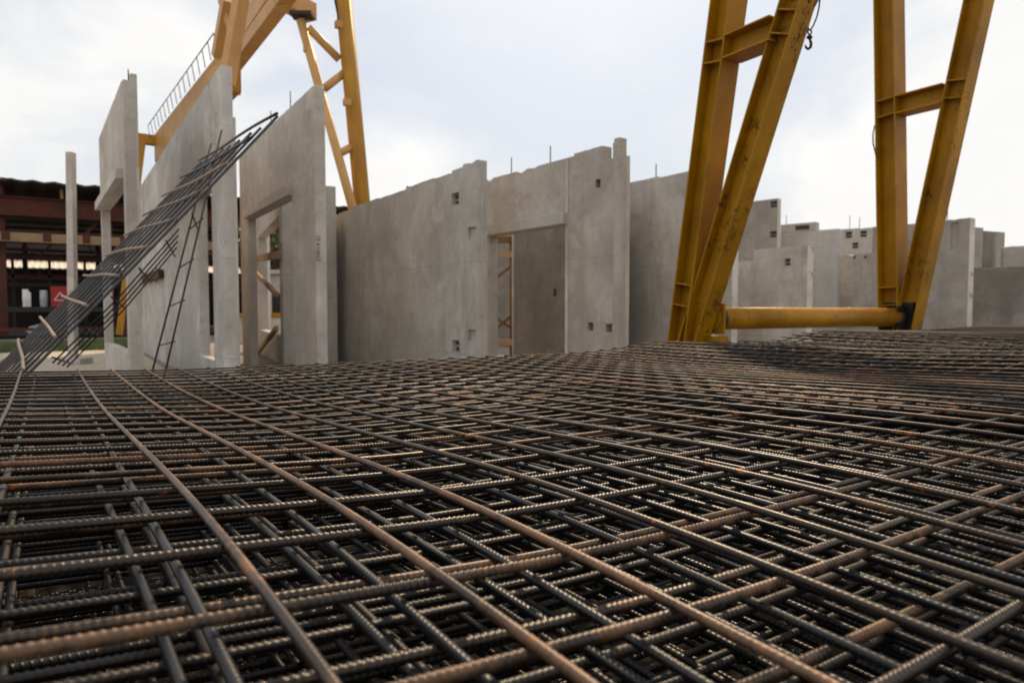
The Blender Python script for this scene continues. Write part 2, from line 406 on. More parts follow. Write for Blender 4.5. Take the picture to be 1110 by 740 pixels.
tbar('diagonal', a1 + nrm*.16 - dirw*.4 + Vector((0,0,.72)), a1 + nrm*.16 + dirw*(Lb*.7) + Vector((0,0,.02)))
# W4 plain panel in the middle
A = Pz(517.6, 173, 1.9); B = Pz(353, 232, 1.9); fi = face(A, B)
sp = []
for a, b_, dz in ((503, 490, .025), (490, 470, .05), (470, 440, .035), (440, 410, .06), (410, 380, .045), (380, 356, .075)):
    sp.append((uz(fi, a, 200)[0], uz(fi, b_, 200)[0], dz))
w4 = panel('broad blank panel with small square pockets in its corners, mid yard', A, B, 1.9, C_GREY, .14, steps=sp,
           pockets=[pk(fi, 493.5, 215.5, 8, 13), pk(fi, 357.5, 256, 4, 8.5), pk(fi, 494, 375, 8, 13), pk(fi, 358, 363, 4.5, 9), pk(fi, 511.5, 252.5, 8.5, 13, .04), pk(fi, 511.5, 363, 8.5, 12, .04)])
loop(w4, uz(fi, 502.5, 200)[0] + .1, z=w4['H'] - .03); loop(w4, uz(fi, 437, 200)[0], z=w4['H'] - .05)
lbox(w4, 'end_groove_strip', C_PALE, -.006, .02, .06, .08, 0, w4['H'] - .02, .002)
# panel end behind, between W3 and W4
A = Pz(351, 198, 2.3); w4b = panel('light grey panel end peeping out between the coded panel and the blank panel', A, (A.x + .1, A.y + 3), 2.3, C_LIGHT, .22, steps=[(-.1, .3, .05)])
# W5 door panel
A = Pz(666, 154.3, 1.9); B = Pz(527.5, 192.3, 1.9); fi = face(A, B)
u0 = uz(fi, 614, 300)[0]; u1 = uz(fi, 530.5, 300)[0]
w5 = panel('warm grey panel with a wide doorway under a raised lintel, broken notch in its top', A, B, 1.9, C_WARM, .15,
           holes=[(u0, u1, -.01, 2.10)], pockets=[pk(fi, 648, 199, 5.5, 9), pk(fi, 640, 354, 6, 9), pk(fi, 660, 355.5, 6.5, 9)],
           steps=[(uz(fi, 664, 200)[0], uz(fi, 653, 200)[0], .17), (uz(fi, 653, 200)[0], uz(fi, 634, 200)[0], .0), (uz(fi, 622, 200)[0], u1 + 1, .03)])
lbox(w5, 'lintel', C_LIGHT, u0 - .03, u1 + .08, -.09, .003, 2.10, 2.245)
lbox(w5, 'formwork_rib', C_PALE, u0 - .035, u0 + .01, -.014, .002, 0, 2.9, .003)
lbox(w5, 'corner_pier', C_WARM, -.09, -.003, -.012, .11, 0, w5['H'] + .04)
lbox(w5, 'edge_strip', C_PALE, -.07, -.01, .113, .19, 0, w5['H'] - .14)
rod(w5, uz(fi, 592, 200)[0], .2); rod(w5, uz(fi, 550, 200)[0], .2)
# W6 behind the near crane leg
A = (7.1, 6.3); B = (7.0, 10.95)
w6 = panel('weathered grey panel running behind the near crane leg and across the doorway', A, B, 1.9, C_GREY, .2, steps=[(0, .9, .02)], pockets=[(3.2, 3.32, .9, 1.05, .06), (2.95, 3.1, .3, 1.1, .03)])
rod(w6, 1.0, .2)
C_SHADE = concrete('concrete_doorway_shade', (.17, .15, .128), (.27, .245, .215), (.14, .115, .09), .6, .2)  # interior shade of the doorway put into the colour of an added panel
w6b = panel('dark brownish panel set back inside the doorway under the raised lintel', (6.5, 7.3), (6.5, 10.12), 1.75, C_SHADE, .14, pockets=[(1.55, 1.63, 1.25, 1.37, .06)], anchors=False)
# W7..W16 right-hand rows
def simple(label, a, b_, z, mat, t=.2, pks=(), steps_px=(), extra=0):
    A = Pz(a[0], a[1], z); B = Pz(b_[0], b_[1], z); fi = face(A, B)
    st = [(uz(fi, s[0], 300)[0] - 1e-3 if s[0] != 'A' else -.1, uz(fi, s[1], 300)[0] if s[1] != 'B' else fi[2] + .1, s[2]) for s in steps_px]
    return panel(label, A, B, z, mat, t, pockets=[pk(fi, *p) for p in pks], steps=st), fi
w7, f7 = simple('grey panel with two dark pockets stacked along its right edge, right of the near leg', (843, 215), (765, 224.5), 2.75, C_FAR, .16, pks=[(838.6, 221.5, 7.5, 7), (838.3, 254, 7.5, 7)])
w9, f9 = simple('low panel end with a pale edge, behind the left end of the yellow tube', (794, 268), (735, 273), 1.35, C_FAR, .2)
w8, f8 = simple('low brownish panel with a stepped left corner and one tilted pocket', (875.5, 265.9), (798, 272.2), 1.35, C_GREY, .2, pks=[(853.8, 284, 6, 8)], steps_px=[(817, 'B', .24)])
for zz in (2.28, 1.75): loop(w8, .0, .1, .07, z=zz)
w10, f10 = simple('blotchy low panel with stepped top, just below the panel with three pockets', (957, 272.8), (879, 279), 1.35, C_WARM, .2, steps_px=[(904.7, 'B', .25)], pks=[(938, 278.5, 3, 2.5), (926, 279, 3, 2.5)])
loop(w10, uz(f10, 892, 290)[0], .02, .09, z=w10['H'] - .2)
w11, f11 = simple('pale smooth panel rising in a step at its left, behind the blotchy low panel', (909, 247.6), (846, 252.6), 1.95, C_LIGHT, .25)
uS = uz(f11, 884, 248)[0]
lbox(w11, 'upper_block', C_LIGHT, uS, w11['L'], .003, .245, w11['H'] + .002, w11['H'] + .21)
lbox(w11, 'block_recess', PLATE, uS + .15, uS + .5, -.002, .02, w11['H'] + .04, w11['H'] + .15, 0)
lbox(w11, 'block_recess', PLATE, uS + .9, uS + 1.4, -.002, .02, w11['H'] + .06, w11['H'] + .13, 0)
rod(w11, uz(f11, 851, 248)[0], .45)
w12, f12 = simple('pale panel with three dark square pockets, left of the far crane column', (945, 246.4), (910.6, 248.6), 2.1, C_LIGHT, .2, pks=[(920, 254.5, 7, 7), (936, 253.5, 7, 7), (927, 266, 6.5, 6.5)])
rod(w12, uz(f12, 920.5, 248)[0], .35); rod(w12, uz(f12, 931, 248)[0], .3)
w12b, f12b = simple('dark greenish panel strip standing between the three pocket panel and the far leg', (957, 245), (945.5, 246), 2.25, C_DARK, .2)
w13, f13 = simple('large grey panel with a tall sunken slot, right of the far crane leg', (1051.4, 235.8), (948, 246.6), 1.9, C_FAR, .2, pks=[(1034.8, 256, 8.5, 29, .035)])
rod(w13, uz(f13, 1025, 240)[0], .2)
loop(w13, .0, .08, .05, z=1.75); loop(w13, .0, .08, .05, z=1.3)
w14, f14 = simple('dark stained low wall panel at the right edge of the yard', (1140, 287.6), (1054, 290), .9, C_DARK, .2)
GE = 'row of panel ends at the right edge'
for i, (px, py, lb) in enumerate(((1055, 246, 'left panel end of the three in a row beyond the slotted panel'), (1067.5, 249, 'greenish middle panel end of the three beyond the slotted panel'), (1080, 251, 'right and lowest panel end of the three beyond the slotted panel'))):
    A = Pz(px, py, 2.0 + i * .08); panel(lb, A, (A.x + .35, A.y + 3), 2.0 + i*.08, C_DARK if i == 1 else C_FAR, .42, group=GE)
w16, f16 = simple('grey panel beyond the dark stained wall, last one at the right edge', (1140, 265.6), (1088, 267), 1.6, C_FAR, .2)

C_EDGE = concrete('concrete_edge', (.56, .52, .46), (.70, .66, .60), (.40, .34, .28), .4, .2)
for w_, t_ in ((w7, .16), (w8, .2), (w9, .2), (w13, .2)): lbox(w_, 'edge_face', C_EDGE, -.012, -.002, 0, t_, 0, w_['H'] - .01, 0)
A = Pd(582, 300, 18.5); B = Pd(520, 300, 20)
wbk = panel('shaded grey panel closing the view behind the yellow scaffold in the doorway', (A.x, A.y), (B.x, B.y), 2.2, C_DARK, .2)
# lone post at the left
pA = Pd(73.5, 395, 12.95); 
ps = empty('concrete_post', (pA.x, pA.y, 0), -YAW, label='tall bare concrete post standing alone left of the portal panel', cat='post')
shf = MB().box(0, .13, 0, .13, .12, 4.0).build('shaft', C_PALE, ps, .01); shf.rotation_euler.y = .018; MB().box(-.12, .3, -.1, .3, 0, .12).build('footing', C_PALE, ps, .01)

# rusty rail fixed to the left row, rusty beam lying low at far left
d2 = Vector((w2c['d'].x, w2c['d'].y, 0)); n2 = Vector((-w2c['n'].x, -w2c['n'].y, 0)); a2 = Vector((w2c['A'].x, w2c['A'].y, 0)) + n2 * .06
rr = empty('rusty_rail', a2, label='rusty brown steel rail fixed across the farthest tall panel', cat='rail')
MB().bar(Vector((0, 0, 1.72)), d2 * 4.2 + Vector((0, 0, 1.74)), .08, .17).build('rail_bar', REDB, rr, .004)
MB().bar(d2 * 1.2 - n2*.055 + Vector((0, 0, 1.6)), d2 * 1.2 - n2*.055 + Vector((0, 0, 1.9)), .08, .02).build('bracket', REDB, rr)
q0 = Pd(-8, 404, 5.2); q1 = Pd(32, 376, 6.2)
bmx = MB().bar(q0, q1, .02, .085).build('rusty_flat_bar', REDB, None, .004, loc=q0); tag(bmx, 'rusty brown flat bar jutting in low from the left edge behind the leaning mat', 'steel bar')
# ------------------------------------------------------------------ near gantry crane
g0 = Pd(748, 370, 6.8); g1 = Pd(971, 362, 8.05)
g0.z = g1.z = 0
gx = (g1 - g0).normalized(); 
yv = (RT * .61 - FW * .79).normalized(); yv = (yv - gx * yv.dot(gx) * .5).normalized()     # towards the camera, in the plane of each V
crane = empty('gantry_crane', g0, label='yellow gantry crane with two V-shaped legs joined by a round tube', cat='gantry crane')
def L(p): return Vector(p) - g0
def ibeam(name, a, b, mat_, side, wf=.27, dp=.25, tf=.016, tw=.012, stiff=()):
    """I-section from a to b; side = direction the channel opens to; flanges face across."""
    a = Vector(a); b = Vector(b); t = (b - a).normalized(); x = (side - t * side.dot(t)).normalized(); y = t.cross(x).normalized()
    m = MB()
    for sgn in (-1, 1):
        c = y * sgn * (dp/2 - tf/2); m.prism(L(a + c), L(b + c), [(-wf/2,-tf/2),(wf/2,-tf/2),(wf/2,tf/2),(-wf/2,tf/2)], x, y)
    hd = dp/2 - tf
    m.prism(L(a), L(b), [(-tw/2,-hd),(tw/2,-hd),(tw/2,hd),(-tw/2,hd)], x, y)
    o = m.build(name, mat_, crane, .003)
    for s_ in stiff:
        c = a + t * s_; k = MB()
        for sg in (-1, 1): k.prism(L(c + x*sg*(tw/2 + (wf/2 - tw/2)/2)), L(c + x*sg*(tw/2 + (wf/2 - tw/2)/2) + t*.012), [(-(wf/2-tw/2)/2+.001,-hd+.001),((wf/2-tw/2)/2-.003,-hd+.001),((wf/2-tw/2)/2-.003,hd-.001),(-(wf/2-tw/2)/2+.001,hd-.001)], x, y)
        q = k.build('stiffener', mat_, o)
    return t, x, y
def vleg(foot, lp, rp, bl, br, hi, mats):
    n = gx - yv * gx.dot(yv); n.z = 0; n.normalize()
    pl = [Ppl(px, py, foot, n) for px, py in lp]; pr = [Ppl(px, py, foot, n) for px, py in rp]
    def ext(p, z): t = (p[1] - p[0]) / (p[1].z - p[0].z); return p[0] + t * (z - p[0].z)
    la, lb = ext(pl, .06), ext(pl, hi); 
    # the raking leg meets the upright one above the base
    ra, rb = ext(pr, .62), ext(pr, hi)
    zb = [Ppl(px, py, foot, n).z for px, py in (bl, br)]; zm = sum(zb) / 2
    tl = (lb - la).normalized()
    s0 = (zm - .08 - la.z) / tl.z
    ibeam('leg', la, lb, mats[0], -n, wf=.24, dp=.24, stiff=[.28 / tl.z + .75, .28 / tl.z + .96, s0 - .02, s0 + .17])
    tr = (rb - ra).normalized(); s1 = (zm - ra.z) / tr.z
    ibeam('raking_leg', ra, rb, mats[1], -n, wf=.20, dp=.22, stiff=[s1 - .085, s1 + .10])
    ca = ext(pl, zm) + yv * .115; cb = ext(pr, zm) - yv * .115
    ibeam('cross_brace', ca, cb, mats[0], -n, wf=.25, dp=.21)
    # base
    k = MB(); x = n
    k.prism(L(foot - yv*.42 - Vector((0,0,0))) + Vector((0,0,.03)), L(foot + yv*.42) + Vector((0,0,.03)), [(-.22,-.03),(.22,-.03),(.22,.025),(-.22,.025)], x, Vector((0,0,1)))
    k.build('base_plate', BLACK, crane, .004)
    return n, lb, rb, ext(pl, .9)
n_, l0, r0, j0 = vleg(g0, [(790, 0), (745, 345)], [(865, 0), (762, 335)], (767, 62), (858, 30), 6.0, (YEL, YEL_W))
n_, l1, r1, j1 = vleg(g1, [(963.5, 0), (968, 330)], [(1061, 0), (989, 330)], (960, 118), (1042, 100), 6.0, (YEL, YEL_W))
# gusset where the raking legs land, tube and end plates
t0 = Pd(772, 345.2, 6.72); t1 = Pd(974, 344.3, 8.0); ta = (t1 - t0).normalized(); t1.z = t0.z
MB().tube([L(t0), L(t0 + (t1 - t0)*.5), L(t1)], .110, 40).build('tie_tube', YEL_T, crane)
MB().tube([L(t0 + ta*.03), L(t0 + ta*.11)], .1125, 40).build('tube_collar', DARKST, crane)
for q_ in (.33, .70): MB().tube([L(t0.lerp(t1, q_) - ta*.008), L(t0.lerp(t1, q_)), L(t0.lerp(t1, q_) + ta*.008)], [.110, .1135, .110], 40).build('weld_ring', YEL, crane)
sd = ta.cross(Vector((0, 0, 1))).normalized(); UPV = Vector((0, 0, 1))
def plate(name, c, w, h, th, mat_): MB().prism(L(c - ta*th/2), L(c + ta*th/2), [(-w/2,-h/2),(w/2,-h/2),(w/2,h/2),(-w/2,h/2)], sd, UPV).build(name, mat_, crane, .003)
plate('end_plate', t0 + ta*.02, .30, .30, .022, YEL); plate('end_plate', t1 + ta*.03, .36, .34, .022, BLACK); plate('end_plate', t1 + ta*.0, .36, .34, .02, BLACK)
for k in range(4):
    a = PI/4 + k*PI/2; c = t1 - ta*.10 + sd*math.cos(a)*.13 + UPV*math.sin(a)*.13
    MB().prism(L(c - ta*.06), L(c + ta*.09), [(-.008,-.035),(.008,-.035),(.008,.035),(-.008,.035)], sd, UPV).build('gusset', BLACK, crane)
MB().tube([L(t1 - ta*.10), L(t1 - ta*.0)], .1125, 40).build('tube_collar', DARKST, crane)
for (f_, c_) in ((g0, t0), (g1, t1)):     # pedestal that carries the tube and the foot of the raking leg
    b_ = Vector((c_.x, c_.y, .085)); MB().prism(L(b_ + ta*.02), L(b_ + ta*.02 + Vector((0,0,c_.z - .17 - .085))), [(-.1,-.1),(.1,-.1),(.1,.1),(-.1,.1)], ta, sd).build('pedestal', YEL, crane, .004)
for lt, rt_ in ((l0, r0), (l1, r1)):       # head beams above the frame
    ibeam('head_beam', lt - yv*.6 + Vector((0,0,.135)), rt_ + yv*1.2 + Vector((0,0,.135)), YEL, -n_)
# small cable loop on the far leg
cp = [Pd(*p) for p in ((948, 136, 7.86), (946.2, 146, 7.84), (946.5, 156, 7.84), (949.5, 168, 7.86), (951, 171, 7.9))]
MB().tube([L(p) for p in cp], .008, 6).build('cable_loop', BLACK, crane)
# hook hanging beside the near leg
hk = Pd(876.5, 44, 6.0)
hook = empty('crane_hook', hk, label='small black steel hook hanging on a doubled wire beside the near leg', cat='hook')
sc = 6.0 / 740
def H2(px, py): return RT * ((px - 876.5) * sc) + Vector((0, 0, (44 - py) * sc))
MB().tube([H2(*p) for p in ((877.2,41),(878.2,44),(879.3,47.5),(878.6,51),(876.0,52.8),(873.8,51.5),(873.0,48.5))], [.010,.011,.013,.015,.014,.010,.005], 8).build('hook_body', BLACK, hook)
MB().tube([H2(877.4 + 1.9*math.cos(a), 35.5 - 2.6*math.sin(a)) for a in np.linspace(0, 2*PI, 14)], .007, 6).build('shackle', BLACK, hook)
MB().tube([H2(875, 41.5), H2(877.3, 40), H2(880, 41.8)], [.014, .022, .012], 8).build('latch_block', BLACK, hook)
MB().tube([H2(*p) for p in ((876.2,33.5),(875.6,29),(876.6,22),(879.5,14),(884,5),(888,-2))], .007, 6).build('wire', BLACK, hook)
MB().tube([H2(*p) for p in ((878.6,33),(881.5,28),(885,19),(886.8,10),(887.5,2),(888,-2))], .007, 6).build('wire', BLACK, hook)
top = H2(888, -2); MB().tube([top, Vector((top.x*.4+.1, top.y*.4, 6.0 - hk.z))], .009, 6).build('wire', BLACK, hook)

# ------------------------------------------------------------------ far gantry crane (left)
fc0 = Vector((3.5, 13.2, 0))
fcr = empty('gantry_crane', fc0, label='pale amber gantry crane with twin girders and a handrail, behind the left panels', cat='gantry crane')
def LF(p): return Vector(p) - fc0
def fbar(name, a, b, w, h, mat_=AMB, par=None): return MB().bar(LF(a), LF(b), w, h).build(name, mat_, par or fcr, .006)
# left girder with handrail
ga = Pz(167, 147, 5.6); gb = Pz(238, 57, 5.6); gd = (gb - ga); gd.z = 0; gdn = gd.normalized()
zt = CH + 5.62; zb = CH + 4.75
ga = Vector((ga.x, ga.y, 0)); gb = Vector((gb.x, gb.y, 0)); gc = gb + gdn * .25
side = Vector((gdn.y, -gdn.x, 0))
if side.x > 0: side = -side
ga = ga - side*.19; gb = gb - side*.19; gc = gc - side*.19
girder = fbar('girder', ga + Vector((0,0,(zt+zb)/2)), gc + Vector((0,0,(zt+zb)/2)), .38, zt - zb, AMB_D)
for i in range(12):
    p = ga.lerp(gc, (i + .5)/12) - side*.24; fbar('girder_rib', p + Vector((0,0,zb+.04)), p + Vector((0,0,zt-.03)), .05, .06, AMB, girder).matrix_parent_inverse = Matrix()
hr = MB()
p0 = ga + side*.36 + Vector((0,0,zt+.27)); p1 = gc + side*.36 + Vector((0,0,zt+.27)); hr.tube([LF(p0), LF(p1)], .013, 6)
for i in range(17):
    p = ga.lerp(gc, i/16); hr.tube([LF(p + side*.30 + Vector((0,0,zt-.12))), LF(p + side*.36 + Vector((0,0,zt+.27)))], .010, 6)
hr.build('handrail', DARKST, fcr)
# far end cross beam and far leg
e = ga - gdn*.15
fbar('cross_beam', e + side*.9 + Vector((0,0,zt-.15)), e - side*.5 + Vector((0,0,zt-.15)), .3, .3, AMB_D)
fbar('leg', Pd(154.5, 152, 21.8), Pd(128, 318, 21.5) - Vector((0,0,1.3)), .15, .18, AMB_D)
fbar('leg', e - side*.25 + Vector((0,0,zt-.3)), e - side*.2, .2, .2, AMB_D)
# right girder
ra_ = Pd(262, 66, 17); rb_ = Pd(318, -6, 13.0); 
rz = CH + 6.05; ra_ = Pz(259, 63, rz - CH); rb_ = Pz(306, 0, rz - CH)
rd = (rb_ - ra_).normalized()
fbar('girder', ra_ - rd*9, rb_ + rd*2.5, .28, .30, AMB)
qa_ = Pz(262, 38, rz - CH + .7); qb_ = Pz(287, 0, rz - CH + .7); qd_ = (qb_ - qa_).normalized(); fbar('walkway_girder', qa_ - qd_*6, qb_ + qd_*2, .25, .5, AMB)
fbar('cross_beam', Pz(303, -3, rz - CH), Pz(337, 15, rz - CH), .32, .34, AMB)
# near-left leg pair rising behind the panel end
def col(px0, py0, px1, py1, d0, d1, w, mat_=AMB, name='leg', h=None):
    a = Pd(px0, py0, d0); b = Pd(px1, py1, d1); t = (a - b) / (a.z - b.z)
    a2 = b + t * (rz + 1.2 - b.z); b2 = b - t * b.z
    return fbar(name, a2, b2, w, h or w)
la_ = Pd(261, 0, 13.3); lb_ = Pd(246, 92, 13.0); tl_ = (la_ - lb_)/(la_.z - lb_.z)
fbar('leg', lb_ + tl_*(rz + .9 - lb_.z), lb_, .20, .24); fbar('leg', lb_ - tl_*.02, Vector((lb_.x, lb_.y, 0)), .12, .12)
fbar('brace', Pd(236, 62, 14.6), Pd(247, 0, 14.0) , .22, .22, AMB)
fbar('brace', Pd(241, 0, 14.2), Pd(252, 34, 14.0), .14, .14, AMB)
fbar('brace', Pd(225, 88, 14.4), Pd(250, 60, 14.0), .10, .16, AMB)
# right leg pair: thick tube, thin tube, braces
def tubecol(name, pts, r, dd):
    P = [Pd(p[0], p[1], dd) for p in pts]; t = (P[0] - P[-1]) / (P[0].z - P[-1].z)
    a = P[-1] + t * (rz + .9 - P[-1].z) if name == 'leg' and r > .15 else P[0]; b = P[-1] - t * P[-1].z
    MB().tube([LF(a), LF(b)], r, 20).build(name, AMB_D if r > .15 else AMB, fcr)
tubecol('leg', [(372.5, 0), (389, 180)], .155, 13.3)
tubecol('leg', [(326, 22), (379, 214)], .085, 13.0)
for a, b in (((334, 30, 13.0), (368, 65, 13.3)), ((352, 96, 13.0), (372, 80, 13.3)), ((367, 167, 13.0), (384, 158, 13.3))):
    MB().tube([LF(Pd(*a)), LF(Pd(*b))], .075, 12).build('brace', AMB, fcr)
MB().tube([LF(Pd(363,0,13.2)), LF(Pd(374, 55, 13.2)), LF(Pd(381, 150, 13.2))], .02, 6).build('conduit', DARKST, fcr)
for p in ((367, 27), (333, 53), (376, 111)): 
    c = Pd(p[0], p[1], 13.0); MB().box(*[v for ax in range(3) for v in (LF(c)[ax] - .06, LF(c)[ax] + .06)]).build('lug', AMB, fcr)
c = Pd(329, 17, 13.0); MB().bar(LF(c - RT*.22), LF(c + RT*.18), .3, .06).build('leg_cap', DARKST, fcr)

# yellow scaffold tower seen through the doorway
DULL = metal_paint('dull_brown_paint', (.20, .105, .04), (.12, .065, .03), (.06, .03, .015), .58, .66, .7)
sf = Pd(548, 385, 14.5); sf.z = 0
sca = empty('scaffold_tower', sf, -YAW, label='dull yellow-brown scaffold frame with diagonal braces seen through the doorway', cat='scaffold')
for x in (-.42, .12):
    for y in (0, 1.2): MB().tube([(x, y, 0), (x, y, 3.0)], .035, 8).build('standard', DULL, sca)
for z in (.35, 2.2, 2.5, 2.75): MB().bar((-.45, -.05, z), (.3, -.05, z), .06, .13 if z < 2.4 else .07).build('ledger', DULL if z > 2.3 else TIMB, sca)
for a, b in (((-.42, .05, .45), (.12, .05, .9)), ((-.42, .08, 1.0), (.12, .08, .65)), ((-.42, .05, 1.55), (.12, .05, 1.95))): MB().bar(a, b, .05, .06).build('diagonal', DULL, sca)
MB().box(-.5, .4, -.1, 1.3, 2.56, 2.62).build('deck', TIMB, sca)

# ------------------------------------------------------------------ rebar mats
_GY = np.linspace(-1.5, 6, 376)
_g0 = np.interp(_GY, [-.4, .2, .43, .64, 1.0, 1.4, 2.19, 3.0, 4.2], [-.256, -.242, -.232, -.225, -.235, -.253, -.285, -.300, -.306])
_kr = np.exp(-(np.arange(-40, 41) * .02 / .26) ** 2); _kr /= _kr.sum()
_GZ = np.convolve(np.pad(_g0, 40, mode='edge'), _kr, mode='valid')
def heights(X, Y):
    g = np.interp(Y, _GY, _GZ)
    q_ = .45 - X; sp_ = .5 * (q_ + np.sqrt(q_ * q_ + .03))
    z = g + .088 * (sp_ - .275) / (1 + (np.maximum(Y, 0) / 3.6) ** 2)
    z = z + .070 * np.exp(-((X - 4.35) / .62) ** 2) - .012 * np.exp(-((X - 3.1) / .6) ** 2)
    z = z + .004 * np.sin(X * 2.1 + .8) * np.sin(Y * 1.7 + .4)
    z2 = -.325 + .115 * (lambda q: q*q*(3-2*q))(np.clip((X - 4.5) / 1.5, 0, 1)) + .014 * np.sin(X * 1.9 + Y * .8)
    return CH + np.where(X > 4.45, np.minimum(z2, z + .2), z)
NP_RS = np.random.RandomState(3)
def bar_mesh(path, r, nseg, near_ok, ribh, phase):
    """path: function s-> (n,3) with total length; returns mesh data of one ribbed bar."""
    f, s0, s1 = path
    s = np.arange(s0, s1, .045); s = np.append(s, s1)
    P = f(s)
    if near_ok:
        dist = np.linalg.norm(P - np.array([0, 0, CH]), axis=1); fwd = P[:, 0] * FW.x + P[:, 1] * FW.y
        nearm = (dist < 1.35) & (fwd > .12)
        segs = []
        for i in range(len(s) - 1):
            if nearm[i] or nearm[i+1]: segs.append(np.linspace(s[i], s[i+1], int(math.ceil((s[i+1]-s[i]) / (.0016 if min(dist[i], dist[i+1]) < .8 else .0021))), endpoint=False))
            else: segs.append(s[i:i+1])
        s = np.concatenate(segs + [s[-1:]]); P = f(s)
        dist = np.linalg.norm(P - np.array([0, 0, CH]), axis=1); fwd = P[:, 0] * FW.x + P[:, 1] * FW.y
        geo = (dist < 1.40) & (fwd > .10) & (np.gradient(s) < .004)
    else: geo = np.zeros(len(s), bool)
    T = np.gradient(P, axis=0); T /= np.linalg.norm(T, axis=1)[:, None]
    Xv = np.cross(T, np.array([0, 0, 1.0])); Xv /= np.linalg.norm(Xv, axis=1)[:, None]; Yv = np.cross(Xv, T)
    th = np.arange(nseg) * 2 * PI / nseg; rot = phase * 1.7
    sg = np.sign(np.sin(th + 1e-6)); arg = 2*PI*(s/PITCHR)[:, None] + 1.3 * (sg * th)[None]
    env = np.abs(np.sin(th)) ** .6
    rib = np.maximum(np.cos(arg), 0) ** 1.2 * env
    rr = r + np.where(geo[:, None], ribh * rib + ribh*.7 * (np.abs(np.cos(th)) > .96)[None], 0)
    ct, st = np.cos(th + rot), np.sin(th + rot)
    V = P[:, None] + (Xv[:, None] * ct[None, :, None] + Yv[:, None] * st[None, :, None]) * rr[..., None]
    n = len(s); V = V.reshape(-1, 3)
    i = np.arange(n - 1)[:, None]; k = np.arange(nseg)[None]; k1 = (k + 1) % nseg
    Q = np.stack([i*nseg + k, i*nseg + k1, (i+1)*nseg + k1, (i+1)*nseg + k], -1).reshape(-1, 4)[:, ::-1]
    ug = np.where(geo, 0.25, s / PITCHR)
    uu = np.stack([np.broadcast_to(ug[:-1, None], (n-1, nseg)), np.broadcast_to(ug[:-1, None], (n-1, nseg)), np.broadcast_to(ug[1:, None], (n-1, nseg)), np.broadcast_to(ug[1:, None], (n-1, nseg))], -1)
    vv = np.stack([np.broadcast_to(k/nseg, (n-1, nseg)), np.broadcast_to((k+1)/nseg, (n-1, nseg)), np.broadcast_to((k+1)/nseg, (n-1, nseg)), np.broadcast_to(k/nseg, (n-1, nseg))], -1)
    UV = np.stack([uu, vv], -1).reshape(-1, 4, 2)[:, ::-1].reshape(-1, 2)
    return V, Q, UV, nseg, n
def put_bar(name, data, mat_, parent, org):
    V, Q, UV, ns, n = data; V = V - np.array(org)
    me = bpy.data.meshes.new(name); caps = [list(range(ns)), list(range((n-1)*ns, n*ns))[::-1]]
    nq = len(Q); me.vertices.add(len(V)); me.vertices.foreach_set('co', V.astype(np.float32).ravel())
    me.loops.add(nq*4 + 2*ns); me.loops.foreach_set('vertex_index', np.concatenate([Q.ravel(), np.array(caps[0] + caps[1])]).astype(np.int32))
    me.polygons.add(nq + 2)
    me.polygons.foreach_set('loop_start', np.concatenate([np.arange(nq)*4, [nq*4, nq*4 + ns]]).astype(np.int32))
    me.polygons.foreach_set('use_smooth', np.concatenate([np.ones(nq, bool), [False, False]]))
    uvl = me.uv_layers.new(name='UVMap'); uvl.data.foreach_set('uv', np.concatenate([UV, np.zeros((2*ns, 2))]).astype(np.float32).ravel())
    me.update(calc_edges=True); me.validate()
    o = bpy.data.objects.new(name, me); COL.objects.link(o); me.materials.append(mat_); o.parent = parent
    return o
def make_mat(label, group, x0, x1, y0, y1, lx, ly, rot, drop, mats, near, nseg, r=.0046, pitch=.15, ribl=.0007, ribc=.0014, curl=0):
    """long bars run along Y on top, cross bars along X beneath."""
    org = ((x0 + x1)/2, (y0 + y1)/2, CH - .28 - drop)
    e_ = empty('rebar_mat', org, label=label, cat='rebar mat', group=group)
    ca, sa = math.cos(rot), math.sin(rot); a1, a2, a3 = NP_RS.uniform(0, 6, 3); amp = .0 if drop == 0 else .0025
    def W(x, y, dz, wob):
        xr = x*ca - y*sa; yr = x*sa + y*ca
        xr = xr + wob[0]*np.sin(y*wob[1] + wob[2]); yr = yr + wob[0]*np.sin(x*wob[1] + wob[3])
        z = heights(xr, yr) - drop - r + dz + amp*np.sin(xr*2.3 + a1)*np.cos(yr*2.7 + a2)
        return np.stack([xr, yr, z], -1)
    for i in range(int(math.ceil((x0 - lx)/pitch)), int(math.floor((x1 - lx)/pitch)) + 1):
        c = lx + i*pitch + R.uniform(-.004, .004)
        if drop == 0 and x0 < 0 and c < .06: c -= .07          # the outermost bars sit wider
        wob = (R.uniform(.0005, .0022), R.uniform(1.5, 5), R.uniform(0, 6), R.uniform(0, 6))
        o0 = y0 + R.uniform(-.01, .01); o1 = y1 + R.uniform(-.01, .01)
        f = lambda s, c=c, wob=wob: W(np.full_like(s, c), s, 0, (wob[0], wob[1], wob[2], 0) if True else wob)
        put_bar('long_bar', bar_mesh((f, o0, o1), r, nseg, near, ribl, R.uniform(0, 6)), mats[0], e_, org)
    for i in range(int(math.ceil((y0 - ly)/pitch)), int(math.floor((y1 - ly)/pitch)) + 1):
        c = ly + i*pitch + R.uniform(-.005, .005); wob = (R.uniform(.001, .003), R.uniform(1.5, 4), R.uniform(0, 6), R.uniform(0, 6))
        o0 = x0 + R.uniform(-.02, .01); o1 = x1 + R.uniform(-.01, .02)
        f = lambda s, c=c, wob=wob: W(s, np.full_like(s, c), -2*r + .001, (wob[0], wob[1], wob[2], wob[3]))
        put_bar('cross_bar', bar_mesh((f, o0, o1), r, nseg, near, ribc, R.uniform(0, 6)), mats[1], e_, org)
    return e_
GN = 'rebar mats in the near stack'; GF = 'rebar mats in the far stack'
rot0 = math.radians(2.0)
